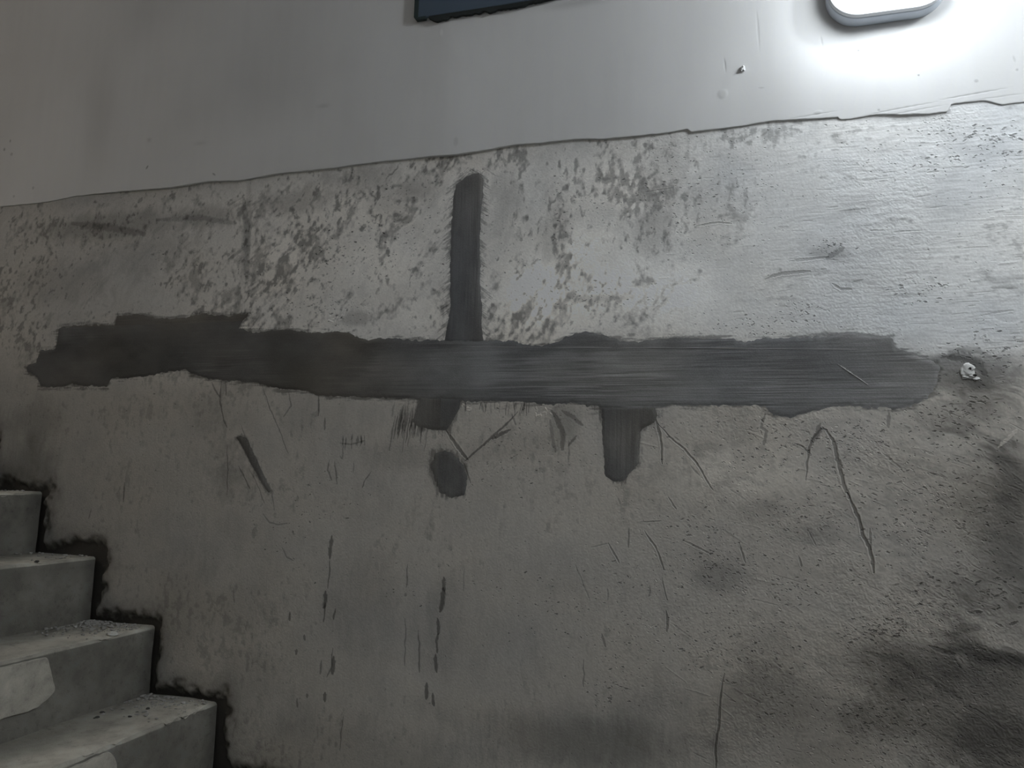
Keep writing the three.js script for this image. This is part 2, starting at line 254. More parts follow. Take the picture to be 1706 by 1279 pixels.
  // drips and scratches: width, darkening, depth in mm, course
  const marks = [
    [3, 0.55, 0.3, [[368, 634], [366, 668], [373, 700], [378, 712]]], [3, 0.5, 0.2, [[352, 636], [358, 648], [366, 662]]], [3, 0.5, 0.1, [[376, 636], [376, 658]]], [2.4, 0.45, 0.3, [[436, 640], [448, 676], [468, 724], [479, 755]]], [2.4, 0.5, 0.2, [[378, 741], [379, 782], [378, 824]]], [3, 0.5, 0.2, [[397, 776], [406, 792], [417, 815]]],
    [2.2, 0.45, 0.1, [[415, 780], [428, 806], [440, 838]]], [2, 0.45, 0.1, [[402, 708], [408, 728]]], [2.2, 0.4, 0.1, [[452, 820], [458, 850]]], [3.4, 0.6, 0.2, [[207, 804], [205, 836]]], [3, 0.4, 0.1, [[152, 848], [148, 864]]], [3.6, 0.6, 0.2, [[531, 660], [530, 692]]], [4.4, 0.5, 0.2, [[541, 696], [540, 716]]], [3, 0.45, 0.1, [[481, 654], [484, 676], [472, 694]]],
    [3.4, 0.5, 0.1, [[548, 766], [546, 784], [552, 800]]], [3, 0.45, 0.1, [[557, 768], [560, 806]]], [3, 0.4, 0.1, [[572, 740], [570, 764], [566, 760]]], [2.4, 0.4, 0.1, [[589, 768], [588, 788]]], [2.4, 0.5, 0.2, [[618, 785], [610, 797], [602, 813]]],
    [3.6, 0.62, 0.5, [[862, 686], [842, 708], [821, 727], [798, 748], [775, 767]]], [6, 0.6, 0.4, [[850, 716], [836, 722], [821, 731]]], [5, 0.6, 0.4, [[742, 717], [756, 736], [770, 756], [779, 766]]], [3, 0.5, 0.2, [[770, 768], [778, 786], [784, 804]]], [3.4, 0.45, 0.2, [[852, 690], [858, 708]]], [2.6, 0.35, 0.1, [[948, 730], [947, 770]]],
    [9, 0.5, 0.2, [[918, 684], [930, 700], [938, 724], [937, 748]]], [7, 0.45, 0.1, [[936, 684], [956, 696], [970, 708]]], [4, 0.5, 0.2, [[960, 726], [948, 742]]], [6, 0.35, 0.1, [[916, 700], [922, 740], [926, 752]]], [4, 0.55, 0.4, [[1090, 690], [1096, 710], [1102, 740], [1103, 772]]],
    [3, 0.55, 0.9, [[1096, 706], [1116, 728], [1140, 748], [1160, 772], [1176, 798], [1187, 816]]], [2.6, 0.4, 0.3, [[1150, 776], [1164, 792]]],
    [3.4, 0.5, 0.8, [[1342, 800], [1344, 772], [1348, 746], [1356, 728], [1368, 714], [1378, 716]]], [9, 0.5, 0.2, [[1367, 706], [1362, 722], [1354, 736]]], [6, 0.5, 0.9, [[1376, 715], [1388, 736], [1396, 766], [1404, 800], [1414, 830]]], [5, 0.58, 1.2, [[1410, 820], [1421, 840], [1430, 864], [1438, 890], [1448, 912], [1453, 934], [1456, 954]]], [3.4, 0.4, 0.5, [[1449, 880], [1452, 916]]],
    [3, 0.45, 0.4, [[1322, 738], [1338, 744], [1350, 756]]], [5, 0.45, 0.3, [[1274, 690], [1268, 712], [1276, 718], [1272, 740]]], [5, 0.4, 0.2, [[1480, 688], [1481, 712]]], [12, 0.18, 0.1, [[1544, 778], [1588, 798], [1634, 784]]], [5, -0.7, -0.5, [[1664, 746], [1678, 732], [1693, 716]]],
    [14, 0.2, 0.1, [[1275, 464], [1324, 453], [1377, 452]]], [5, 0.3, 0.4, [[1275, 465], [1300, 456], [1350, 452]]], [4, 0.3, 0.4, [[1314, 435], [1348, 432], [1380, 428]]], [9, 0.4, 0.3, [[1376, 430], [1392, 422], [1404, 413]]], [4, 0.35, 0.4, [[1386, 472], [1402, 482], [1418, 482]]], [3, 0.35, 0.3, [[1420, 470], [1438, 466]]], [3, 0.3, 0.4, [[1160, 376], [1196, 370], [1220, 372]]],
    [8, 0.62, 0.3, [[553, 893], [551, 912], [550, 930]]], [3, 0.55, 0.3, [[550, 928], [548, 956], [546, 980]]], [8, 0.65, 0.3, [[542, 985], [541, 1004], [539, 1012]]], [4, 0.6, 0.3, [[541, 1004], [539, 1036]]], [5, 0.6, 0.2, [[482, 1020], [482, 1033]]], [4, 0.6, 0.2, [[558, 1014], [556, 1032]]], [9, 0.62, 0.2, [[555, 1094], [553, 1122]]], [3, 0.55, 0.2, [[553, 1080], [551, 1110], [544, 1128]]],
    [4, 0.5, 0.2, [[535, 1100], [533, 1123]]], [6, 0.6, 0.2, [[541, 1154], [541, 1168]]], [5, 0.5, 0.2, [[510, 1156], [510, 1162]]], [4, 0.5, 0.1, [[494, 1164], [494, 1178]]], [6, 0.55, 0.2, [[493, 1082], [492, 1090]]], [5, 0.55, 0.2, [[507, 1058], [507, 1066]]], [3, 0.45, 0.2, [[679, 940], [677, 978]]], [5, 0.4, 0.1, [[676, 988], [675, 993]]], [2.4, 0.45, 0.2, [[675, 1030], [675, 1070], [673, 1110]]],
    [7, 0.6, 0.3, [[740, 962], [739, 984]]], [9, 0.65, 0.3, [[738, 980], [737, 1004], [734, 1018]]], [6, 0.62, 0.3, [[728, 1030], [731, 1044], [730, 1056]]], [5, 0.6, 0.3, [[730, 1056], [727, 1070], [728, 1087]]], [6, 0.62, 0.2, [[725, 1090], [727, 1119]]], [3, 0.5, 0.3, [[697, 1050], [698, 1086], [698, 1120]]], [6, 0.66, 0.2, [[710, 1138], [709, 1164]]], [6, 0.66, 0.2, [[721, 1155], [723, 1175]]], [2.4, 0.45, 0.3, [[572, 1191], [568, 1220], [565, 1250]]], [2.4, 0.3, 0.1, [[774, 946], [771, 984]]],
    [3, 0.4, 0.3, [[438, 856], [448, 870], [462, 874], [478, 872]]], [4, 0.45, 0.1, [[488, 884], [490, 890]]], [3, 0.4, 0.2, [[470, 912], [478, 928], [490, 934]]], [3, 0.35, 0.1, [[389, 980], [390, 1004]]], [12, 0.3, 0.1, [[424, 880], [422, 894]]],
    [3, 0.5, 0.7, [[1074, 884], [1090, 910], [1098, 926], [1106, 948]]], [2.4, 0.35, 0.4, [[1066, 870], [1102, 868]]], [3, 0.45, 0.5, [[1014, 905], [1022, 920], [1031, 937]]], [2.4, 0.35, 0.3, [[984, 912], [1014, 905]]], [3, 0.5, 0.3, [[1048, 880], [1046, 912]]], [2.4, 0.45, 0.4, [[1102, 962], [1108, 984], [1112, 1000]]], [4, 0.55, 0.4, [[1110, 1017], [1112, 1034], [1110, 1052]]], [4, 0.5, 0.3, [[1003, 1056], [1009, 1077]]], [2.4, 0.45, 0.3, [[972, 1098], [972, 1144]]],
    [3.6, 0.55, 0.8, [[1207, 1122], [1202, 1150], [1199, 1178], [1197, 1204], [1193, 1240], [1191, 1285]]], [3, 0.3, 0.6, [[1138, 900], [1158, 910], [1182, 922]]], [3, 0.45, 0.5, [[1231, 906], [1238, 924], [1242, 938]]], [3, 0.45, 0.5, [[1114, 828], [1120, 840], [1127, 848]]], [3, 0.4, 0.3, [[1030, 830], [1032, 840]]], [2.4, 0.35, 0.2, [[1012, 980], [1012, 1000]]], [3, 0.4, 0.2, [[1083, 976], [1081, 994]]], [2.4, 0.3, 0.2, [[958, 942], [968, 960], [982, 1000]]], [3, 0.4, 0.4, [[1330, 926], [1336, 944]]], [2.6, 0.3, 0.5, [[1346, 884], [1358, 908]]],
    [9, 0.35, 0.2, [[1568, 596], [1600, 583], [1630, 585], [1648, 594]]], [14, 0.5, 0.3, [[1580, 596], [1606, 594], [1628, 606], [1640, 622]]], [6, 0.4, 0.5, [[1548, 1076], [1566, 1084], [1590, 1090]]], [9, 0.3, 0.3, [[1440, 1086], [1500, 1100], [1540, 1130], [1600, 1164]]],
    [14, 0.3, 0.1, [[405, 330], [412, 390], [410, 460]]], [16, 0.35, 0.1, [[120, 372], [190, 380], [240, 390]]], [12, 0.3, 0.1, [[260, 366], [330, 362], [392, 372]]],
  ];
  for (const [w, d, h, pts] of marks) stroke(w * 0.92, d > 0 ? d * 0.95 : d, h, pts, { lip: h > 0.35 ? 0.35 : 0 });
  // brush hatching hanging below the band
  for (let k = 0; k < 46; k++) { const px = 656 + 60 * r(), py = 668 + 34 * r(), l = 20 + 40 * r(); stroke(1.6 + 1.6 * r(), 0.25 + 0.25 * r(), 0.1, [[px, py], [px - l * 0.16, py + l]]); }
  for (let k = 0; k < 16; k++) { const px = 568 + 40 * r(), py = 722 + 8 * r(), l = 8 + 14 * r(); stroke(1.8, 0.35 + 0.2 * r(), 0.1, [[px, py], [px - 1, py + l]]); }
  stroke(3, 0.4, 0.1, [[566, 738], [584, 740], [606, 734]]);
  for (let k = 0; k < 26; k++) { const px = 775 + 110 * r(), py = 668 + 4 * r(), l = 6 + 16 * r(); stroke(1.8, 0.3 + 0.25 * r(), 0.1, [[px, py], [px - 4 + 6 * r(), py + l]]); }
  // pale crumbly rims beside the mortar
  for (const [px, py, n] of [[404, 548, 12], [772, 676, 14], [905, 684, 12], [560, 530, 10], [1500, 590, 8]]) for (let k = 0; k < n; k++) { const p = wallAt(px + 26 * (r() - 0.5), py + 16 * (r() - 0.5)); stamp(p[0], p[1], 0.003 + 0.004 * r(), 0.002, r() * 3, -0.28, -0.5, 0); }
  // feathering: thin mortar dragged past the outlines
  for (const [poly, reach, ax, ay, k, power] of [[BAND, 0.02, 40, 260, 81, 0.55], [UPRIGHT, 0.036, 60, 400, 83, 0.5], [STUB_A, 0.03, 300, 40, 85, 0.5], [STUB_B, 0.024, 260, 60, 87, 0.5], [STUB_C, 0.018, 260, 40, 89, 0.5], [SLASH, 0.006, 200, 80, 91, 0.4]]) {
    const B = bounds(poly, reach), [i0, j0] = cell(B[0], B[2]), [i1, j1] = cell(B[1], B[3]);
    for (let j = Math.max(0, Math.floor(j0)); j <= Math.min(GH - 1, j1); j++) for (let i = Math.max(0, Math.floor(i0)); i <= Math.min(GW - 1, i1); i++) {
      const x = GX0 + (i + 0.5) * S, y = GY0 + (j + 0.5) * S, d = signed(poly, x, y);
      if (d < -reach) continue;
      const t = d > 0 ? 1 : 1 + d / reach, yy = poly === UPRIGHT ? y + 0.7 * Math.abs(x + 0.61) : y, m = sstep(0.42, 1.0, t * t * 0.72 + 0.42 * vn(x * ax, yy * ay, k) + 0.3 * vn(x * ax * 0.3, yy * ay * 0.3, k + 1) + 0.16 * vn(x * 300, y * 300, k + 2) + 0.1);
      ALB[j * GW + i] *= 1 - power * m; REL[j * GW + i] += 0.25 * m;
    }
  }
  // the bare dark strip along the stair where the render stops short
  for (let j = 0; j < GH; j++) for (let i = 0; i < GW; i++) {
    const x = GX0 + (i + 0.5) * S; if (x > -0.1) break;
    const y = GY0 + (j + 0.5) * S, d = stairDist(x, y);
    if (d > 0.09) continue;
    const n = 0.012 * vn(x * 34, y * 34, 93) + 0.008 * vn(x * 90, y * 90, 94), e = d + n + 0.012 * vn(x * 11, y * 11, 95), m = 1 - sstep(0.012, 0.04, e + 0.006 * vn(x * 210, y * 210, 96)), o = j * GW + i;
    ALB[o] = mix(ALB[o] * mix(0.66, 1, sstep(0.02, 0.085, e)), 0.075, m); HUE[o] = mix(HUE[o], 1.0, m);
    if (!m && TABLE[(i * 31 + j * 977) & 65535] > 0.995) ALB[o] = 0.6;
  }
}
// tiles of colour and relief for the two halves of the render
const BUMP_LOW = -3.2, BUMP_SPAN = 5.6;                // mm
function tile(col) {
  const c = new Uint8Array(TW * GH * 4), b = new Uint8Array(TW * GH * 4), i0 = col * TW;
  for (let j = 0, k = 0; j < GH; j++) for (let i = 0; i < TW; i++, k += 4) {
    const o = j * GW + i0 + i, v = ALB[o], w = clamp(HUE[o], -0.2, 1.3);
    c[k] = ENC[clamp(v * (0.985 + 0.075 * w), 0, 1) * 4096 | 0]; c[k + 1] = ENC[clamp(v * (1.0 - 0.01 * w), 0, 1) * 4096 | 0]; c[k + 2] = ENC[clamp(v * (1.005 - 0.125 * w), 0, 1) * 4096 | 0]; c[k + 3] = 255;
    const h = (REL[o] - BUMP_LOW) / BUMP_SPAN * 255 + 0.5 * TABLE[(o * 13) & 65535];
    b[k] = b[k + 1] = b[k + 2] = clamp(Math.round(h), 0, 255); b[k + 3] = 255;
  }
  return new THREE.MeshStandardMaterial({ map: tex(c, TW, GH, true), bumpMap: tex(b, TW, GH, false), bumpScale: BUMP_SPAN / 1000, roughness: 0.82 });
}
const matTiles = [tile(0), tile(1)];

// smooth putty of the upper wall
const PX0 = GX0, PX1 = GX1, PY0 = 2.15, PY1 = TOP, PW = 2048, PH = Math.round(2048 * (PY1 - PY0) / (PX1 - PX0));
const PUTTY = (() => {
  const C = new Float32Array(PW * PH), Hh = new Float32Array(PW * PH), sx = (PX1 - PX0) / PW;
  const soft = [[165, 200, 40, 110, 0.86], [450, 110, 120, 120, 0.9], [250, 30, 60, 60, 0.93], [330, 190, 60, 40, 0.95], [540, 178, 12, 4, 0.85], [335, 240, 14, 4, 0.88], [250, 234, 5, 4, 0.8], [1208, 130, 8, 30, 0.96], [960, 6, 60, 8, 0.78], [120, 20, 100, 90, 1.05], [430, 240, 120, 50, 1.05], [400, 150, 70, 40, 0.97]]
    .map(([px, py, rx, ry, f]) => { const c = wallAt(px, py); return [c[0], c[1], 1 / (rx * 0.0014), 1 / (ry * 0.0014), f]; });
  for (let j = 0; j < PH; j++) for (let i = 0; i < PW; i++) {
    const x = PX0 + (i + 0.5) * sx, y = PY0 + (j + 0.5) * sx, o = j * PW + i;
    const broad = fbm(x * 3.4, y * 3, 101, 3), st = vn(x * 60, y * 7, 105);
    let v = 0.64 * (1 + 0.09 * broad + 0.02 * fbm(x * 20, y * 14, 107, 2) + 0.012 * st);
    for (const b of soft) { const dx = (x - b[0]) * b[2], dy = (y - b[1]) * b[3], q = dx * dx + dy * dy; if (q < 6) v *= 1 + (b[4] - 1) * Math.exp(-q); }
    C[o] = v; Hh[o] = 0.05 * st + 0.14 * fbm(x * 9, y * 5, 109, 2) + 0.02 * vn(x * 240, y * 240, 111);
  }
  const mark = (px, py, rx, ry, turn, dark, h) => {
    const p = wallAt(px, py), ci = (p[0] - PX0) / sx, cj = (p[1] - PY0) / sx, a = rx * 0.0013 / sx, b = ry * 0.0013 / sx, R = Math.ceil(Math.max(a, b) * 1.6) + 1, c = Math.cos(turn), s = Math.sin(turn);
    for (let j = Math.floor(cj - R); j <= cj + R; j++) for (let i = Math.floor(ci - R); i <= ci + R; i++) {
      if (i < 0 || j < 0 || i >= PW || j >= PH) continue;
      const dx = i - ci, dy = j - cj, u = (dx * c + dy * s) / a, w = (-dx * s + dy * c) / b, q = Math.sqrt(u * u + w * w), m = 1 - sstep(0.5, 1.3, q);
      C[j * PW + i] *= 1 - dark * m; Hh[j * PW + i] += h * m;
    }
  };
  for (const a of [[246, 280, 5, 2, 1.0, 0.6, -0.3], [358, 292, 5, 1.6, -0.6, 0.5, -0.2], [8, 250, 3, 4, 0, 0.45, 0], [18, 236, 2, 4, 0, 0.45, 0], [20, 258, 4, 4, 0, 0.3, 0], [56, 314, 3, 4, 0, 0.3, 0], [24, 328, 3, 3, 0, 0.3, 0], [760, 238, 5, 10, 0, 0.12, 0], [1207, 110, 1.6, 14, 0.1, 0.12, -0.4], [1203, 158, 8, 8, 0.2, 0.12, 0.6], [1262, 52, 2, 34, 0.05, 0.07, -0.3],
    [1368, 70, 1.6, 9, 0.15, 0.14, -0.3], [1429, 86, 2, 2, 0, 0.5, -0.4], [1529, 127, 1.6, 1.6, 0, 0.5, -0.4], [1626, 135, 3, 3, 0, 0.25, 0.5], [1693, 118, 2, 2, 0, 0.3, -0.3], [1463, 185, 2, 2, 0, 0.3, -0.3], [1268, 147, 5, 1.4, -0.1, 0.2, 0.3], [1362, 188, 6, 3, 0.1, 0.08, 0.6], [1688, 100, 1.6, 6, 0.2, 0.15, -0.3],
    [1620, 158, 46, 1.0, 0.09, 0.3, -0.6], [1500, 182, 50, 1.0, 0.1, 0.25, -0.5], [1520, 186, 46, 0.9, 0.1, 0.2, -0.4], [1352, 193, 40, 0.9, 0.08, 0.2, -0.4], [1660, 163, 40, 0.9, 0.04, 0.2, -0.3], [735, 56, 4, 8, 0.1, -0.12, 0.4]]) mark(...a);
  const c = new Uint8Array(PW * PH * 4), b = new Uint8Array(PW * PH * 4);
  for (let o = 0, k = 0; o < PW * PH; o++, k += 4) { const v = C[o]; c[k] = enc(v); c[k + 1] = enc(v); c[k + 2] = enc(v * 0.995); c[k + 3] = 255; b[k] = b[k + 1] = b[k + 2] = clamp(Math.round(128 + Hh[o] * 100), 0, 255); b[k + 3] = 255; }
  return new THREE.MeshStandardMaterial({ map: tex(c, PW, PH, true), bumpMap: tex(b, PW, PH, false), bumpScale: 0.00255, roughness: 0.62 });
})();

// plain materials for the rest of the room
function concrete(size, metres, base, warm, seed, strength) {
  const [c, b] = paint(size, size, (i, j) => {
    const x = i / size, y = j / size, w = (k, s) => {        // seamless by blending the borders
      const f = (u, v) => fbm(u * k, v * k, s, 4), e = sstep(0.75, 1, x), g = sstep(0.75, 1, y);
      return mix(mix(f(x, y), f(x - 1, y), e), mix(f(x, y - 1), f(x - 1, y - 1), e), g);
    };
    const n = w(6, seed), m = w(26, seed + 5), q = TABLE[(i * 577 + j * 7919 + seed) & 65535], pit = 0.4 * sstep(0.3, 0.46, w(50, seed + 9));
    const v = base * (1 + 0.35 * n + 0.25 * m + 0.08 * q - 0.35 * pit);
    return [v * (1 + 0.03 * warm), v, v * (1 - 0.07 * warm), 0.5 + 0.3 * m + 0.08 * q - 0.35 * pit + 0.2 * n];
  });
  const o = { map: tex(c, size, size, true, true), bumpMap: tex(b, size, size, false, true) };
  for (const t of Object.values(o)) t.repeat.set(1 / metres, 1 / metres);
  return new THREE.MeshStandardMaterial({ ...o, bumpScale: strength, roughness: 0.88 });
}
const matBare = concrete(512, 0.9, 0.42, 1.2, 201, 0.003);
const matDark = concrete(256, 0.5, 0.09, 1, 211, 0.003);
const matPaint = concrete(256, 1.4, 0.52, 0.2, 221, 0.0005);
const matFloor = concrete(512, 1.1, 0.26, 0.6, 231, 0.002);
const matStair = concrete(512, 0.45, 0.88, 1.4, 241, 0.0022); matStair.vertexColors = true;

// ---------------------------------------------------------------- room shell
function struct(name, g, m) { const o = part(name, g, m, scene); o.userData.kind = 'structure'; return o; }
struct('floor', metreUV(box(X0 - 0.12, X1 + 0.12, -0.12, 0, -0.16, Z1 + 0.12)), matFloor);
struct('ceiling', metreUV(box(X0 - 0.12, X1 + 0.12, TOP, TOP + 0.12, -0.16, Z1 + 0.12)), matPaint);
struct('wall_left', metreUV(box(X0 - 0.12, X0, 0, TOP, -0.16, Z1)), matPaint);
struct('wall_right', metreUV(box(X1, X1 + 0.12, 0, TOP, -0.16, Z1)), matPaint);
struct('wall_front', metreUV(box(X0 - 0.12, X1 + 0.12, 0, TOP, Z1, Z1 + 0.12)), matPaint);
const wall = new THREE.Group(); wall.name = 'wall_back'; wall.userData.kind = 'structure'; scene.add(wall);
part('wall_core', metreUV(box(X0, X1, 0, TOP, -0.16, -0.018)), matDark, wall);

const edgePts = toWall([[-200, 366], [0, 345], [25, 343], [80, 337], [130, 327], [200, 320], [290, 313], [350, 303], [400, 302], [470, 290], [560, 281], [600, 275], [625, 272], [660, 268], [720, 262], [760, 259], [810, 251], [860, 242], [905, 239], [962, 233], [1000, 233], [1060, 228], [1106, 223], [1145, 216], [1152, 221], [1200, 215], [1240, 210], [1282, 203], [1330, 200], [1398, 196], [1400, 201], [1440, 195], [1460, 192], [1500, 192], [1546, 191], [1578, 187], [1585, 174], [1640, 168], [1668, 175], [1706, 171], [1900, 150]]);
function edgeY(x) {
  let k = 1; while (k < edgePts.length - 1 && edgePts[k][0] < x) k++;
  const a = edgePts[k - 1], b = edgePts[k];
  return mix(a[1], b[1], clamp((x - a[0]) / (b[0] - a[0]))) + 0.0008 * vn(x * 60, 0.5, 121) + 0.0006 * vn(x * 190, 3.5, 122);
}
const patchList = [BAND, UPRIGHT, STUB_A, STUB_B, STUB_C, SLASH].map((p) => ({ p, b: bounds(p, 0.03) }));
function wallZ(x, y) {                                 // the render's own surface: broad relief, recessed along the stair
  let z = relief(x, y) - 0.0008;
  const d = stairDist(x, y);
  if (d < 0.06) z -= 0.015 * (1 - sstep(0.012, 0.042, d + 0.012 * vn(x * 34, y * 34, 93) + 0.008 * vn(x * 90, y * 90, 94) + 0.012 * vn(x * 11, y * 11, 95)));
  return z;
}
function grid(nx, ny, f, uv) {
  const p = new Float32Array((nx + 1) * (ny + 1) * 3), u = new Float32Array((nx + 1) * (ny + 1) * 2), ix = new Uint32Array(nx * ny * 6);
  let k = 0, q = 0, t = 0;
  for (let j = 0; j <= ny; j++) for (let i = 0; i <= nx; i++) { const v = f(i, j), w = uv(v, i, j); p[k++] = v[0]; p[k++] = v[1]; p[k++] = v[2]; u[q++] = w[0]; u[q++] = w[1]; }
  for (let j = 0; j < ny; j++) for (let i = 0; i < nx; i++) { const a = j * (nx + 1) + i, b = a + 1, c = a + nx + 1, d = c + 1; ix[t++] = a; ix[t++] = b; ix[t++] = d; ix[t++] = a; ix[t++] = d; ix[t++] = c; }
  const g = new THREE.BufferGeometry(); g.setAttribute('position', new THREE.BufferAttribute(p, 3)); g.setAttribute('uv', new THREE.BufferAttribute(u, 2)); g.setIndex(new THREE.BufferAttribute(ix, 1)); g.computeVertexNormals(); return g;
}
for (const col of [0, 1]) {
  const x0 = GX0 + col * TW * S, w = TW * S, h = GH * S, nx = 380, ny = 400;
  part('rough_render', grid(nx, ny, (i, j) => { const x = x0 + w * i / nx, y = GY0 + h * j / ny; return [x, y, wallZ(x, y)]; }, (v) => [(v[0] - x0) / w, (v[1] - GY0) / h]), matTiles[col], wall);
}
{
  const nx = 850, rows = [0, 0.002, 0.006, 0.015]; for (let k = 1; k <= 40; k++) rows.push(0.015 + k / 40);
  const zf = (x, y) => 0.0032 + 0.0012 * vn(x * 9, 0.4, 131) + 0.003 * fbm(x * 2.2, y * 2.6, 133, 2);
  const g = grid(nx, rows.length + 1, (i, j) => {
    const x = mix(PX0, PX1, i / nx), e = edgeY(x);
    if (j < 2) return [x, e + 0.0006 * j, j ? zf(x, e) - 0.0007 : -0.006];
    const t = rows[j - 2], y = t <= 0.015 ? e + 0.0016 + t : mix(e + 0.0166, PY1, t - 0.015);
    return [x, y, zf(x, y)];
  }, (v) => [(v[0] - PX0) / (PX1 - PX0), (v[1] - PY0) / (PY1 - PY0)]);
  part('putty_coat', g, PUTTY, wall);
}
part('plain_render', metreUV(box(X0, GX0, 0, 2.28, -0.02, 0)), matBare, wall); { // the render and putty run on to the corner past the measured part, with the same surface turned over
  const w = TW * S, e = edgeY(GX1);
  part('rough_render', grid(90, 300, (i, j) => { const x = mix(GX1, X1, i / 90), y = mix(GY0, e + 0.01, j / 300); return [x, y, wallZ(2 * GX1 - x, y)]; }, (v) => [1 - (v[0] - GX1) / w, (v[1] - GY0) / (GH * S)]), matTiles[1], wall);
  part('putty_coat', grid(60, 80, (i, j) => { const x = mix(GX1, X1, i / 60), y = j ? mix(e + 0.001, PY1, (j - 1) / 79) : e, xm = 2 * GX1 - x; return [x, y, j ? 0.0032 + 0.0012 * vn(xm * 9, 0.4, 131) + 0.003 * fbm(xm * 2.2, y * 2.6, 133, 2) : -0.006]; }, (v) => [1 - (v[0] - GX1) / (PX1 - PX0), (v[1] - PY0) / (PY1 - PY0)]), PUTTY, wall);
}
part('plain_render', metreUV(box(GX1, X1, 0, GY0, -0.02, 0)), matBare, wall); part('plain_render', metreUV(box(GX0, GX1, 0, GY0, -0.02, 0)), matBare, wall);
part('plain_putty', metreUV(box(X0, GX0, 2.28, TOP, -0.02, 0.0035)), matPaint, wall);
// nibs on the putty
function lump(rx, ry, rz, seed, detail = 3) {
  const g = new THREE.IcosahedronGeometry(1, detail), p = g.attributes.position;
  for (let i = 0; i < p.count; i++) { const x = p.getX(i), y = p.getY(i), z = p.getZ(i), n = 1 + 0.35 * vn(x * 1.7 + seed, y * 1.7 + z, seed) + 0.15 * vn(x * 4 + z * 3, y * 4 + seed, seed + 3); p.setXYZ(i, x * n * rx, y * n * ry, z * n * rz); }
  g.computeVertexNormals(); return toCreasedNormals(g, 0.9);
}
for (const [px, py, rx, ry, rz, s] of [[1238, 115, 0.0048, 0.0068, 0.0042, 1], [1280, 217, 0.003, 0.002, 0.003, 13]]) { const p = wallAt(px, py), m = part('plaster_nib', lump(rx, ry, rz, s), PUTTY, wall); m.position.set(p[0], p[1], 0.004); }

// ---------------------------------------------------------------- repair mortar
function mortarMat(vertical, seed) {
  const w = 2048, h = 256;
  const [c, b] = paint(w, h, (i, j) => {
    const u = i / w * 2.9, v = j / h * 0.34;            // metres along and across the strokes
    const right = vertical ? 0.4 : sstep(1.1, 2.1, u), s1 = (vn(u * 6, v * 260 + 2 * vn(u * 3, v * 9, seed + 12), seed) * 0.4 + vn(u * 16 + 3, v * 620, seed + 1) * 0.6) * (0.35 + 0.9 * sstep(-0.3, 0.5, fbm(u * 7, v * 12, seed + 14, 3))), n = fbm(u * 8, v * 14, seed + 2, 4), g = TABLE[(i * 313 + j * 9173) & 65535];
    const dry = sstep(0.12, 0.5, fbm(u * 5 + 9, v * 10, seed + 7, 3) + 0.4 * s1);
    let k = mix(0.088, 0.19, right) * (1 + mix(0.75, 0.5, right) * n + 0.12 * g) * (1 + mix(0.05, 0.42, right) * s1) * (1 + (vertical ? 0.15 : mix(0.45, 0.3, right)) * dry);
    const warm = mix(0.9, 0, right) + 2.4 * (1 - 0.6 * right) * fbm(u * 4 + 5, v * 6, seed + 9, 2);
    return [k * (1 + 0.05 * warm), k, k * (1 - 0.08 * warm), 0.5 + mix(0.06, 0.3, right) * s1 + 0.25 * n + 0.05 * g];
  });
  const o = { map: tex(c, w, h, true, true), bumpMap: tex(b, w, h, false, true) };
  return new THREE.MeshStandardMaterial({ ...o, bumpScale: 0.0016, roughness: vertical ? 0.72 : 0.6 });
}
const matBand = mortarMat(false, 301), matStub = mortarMat(true, 321);
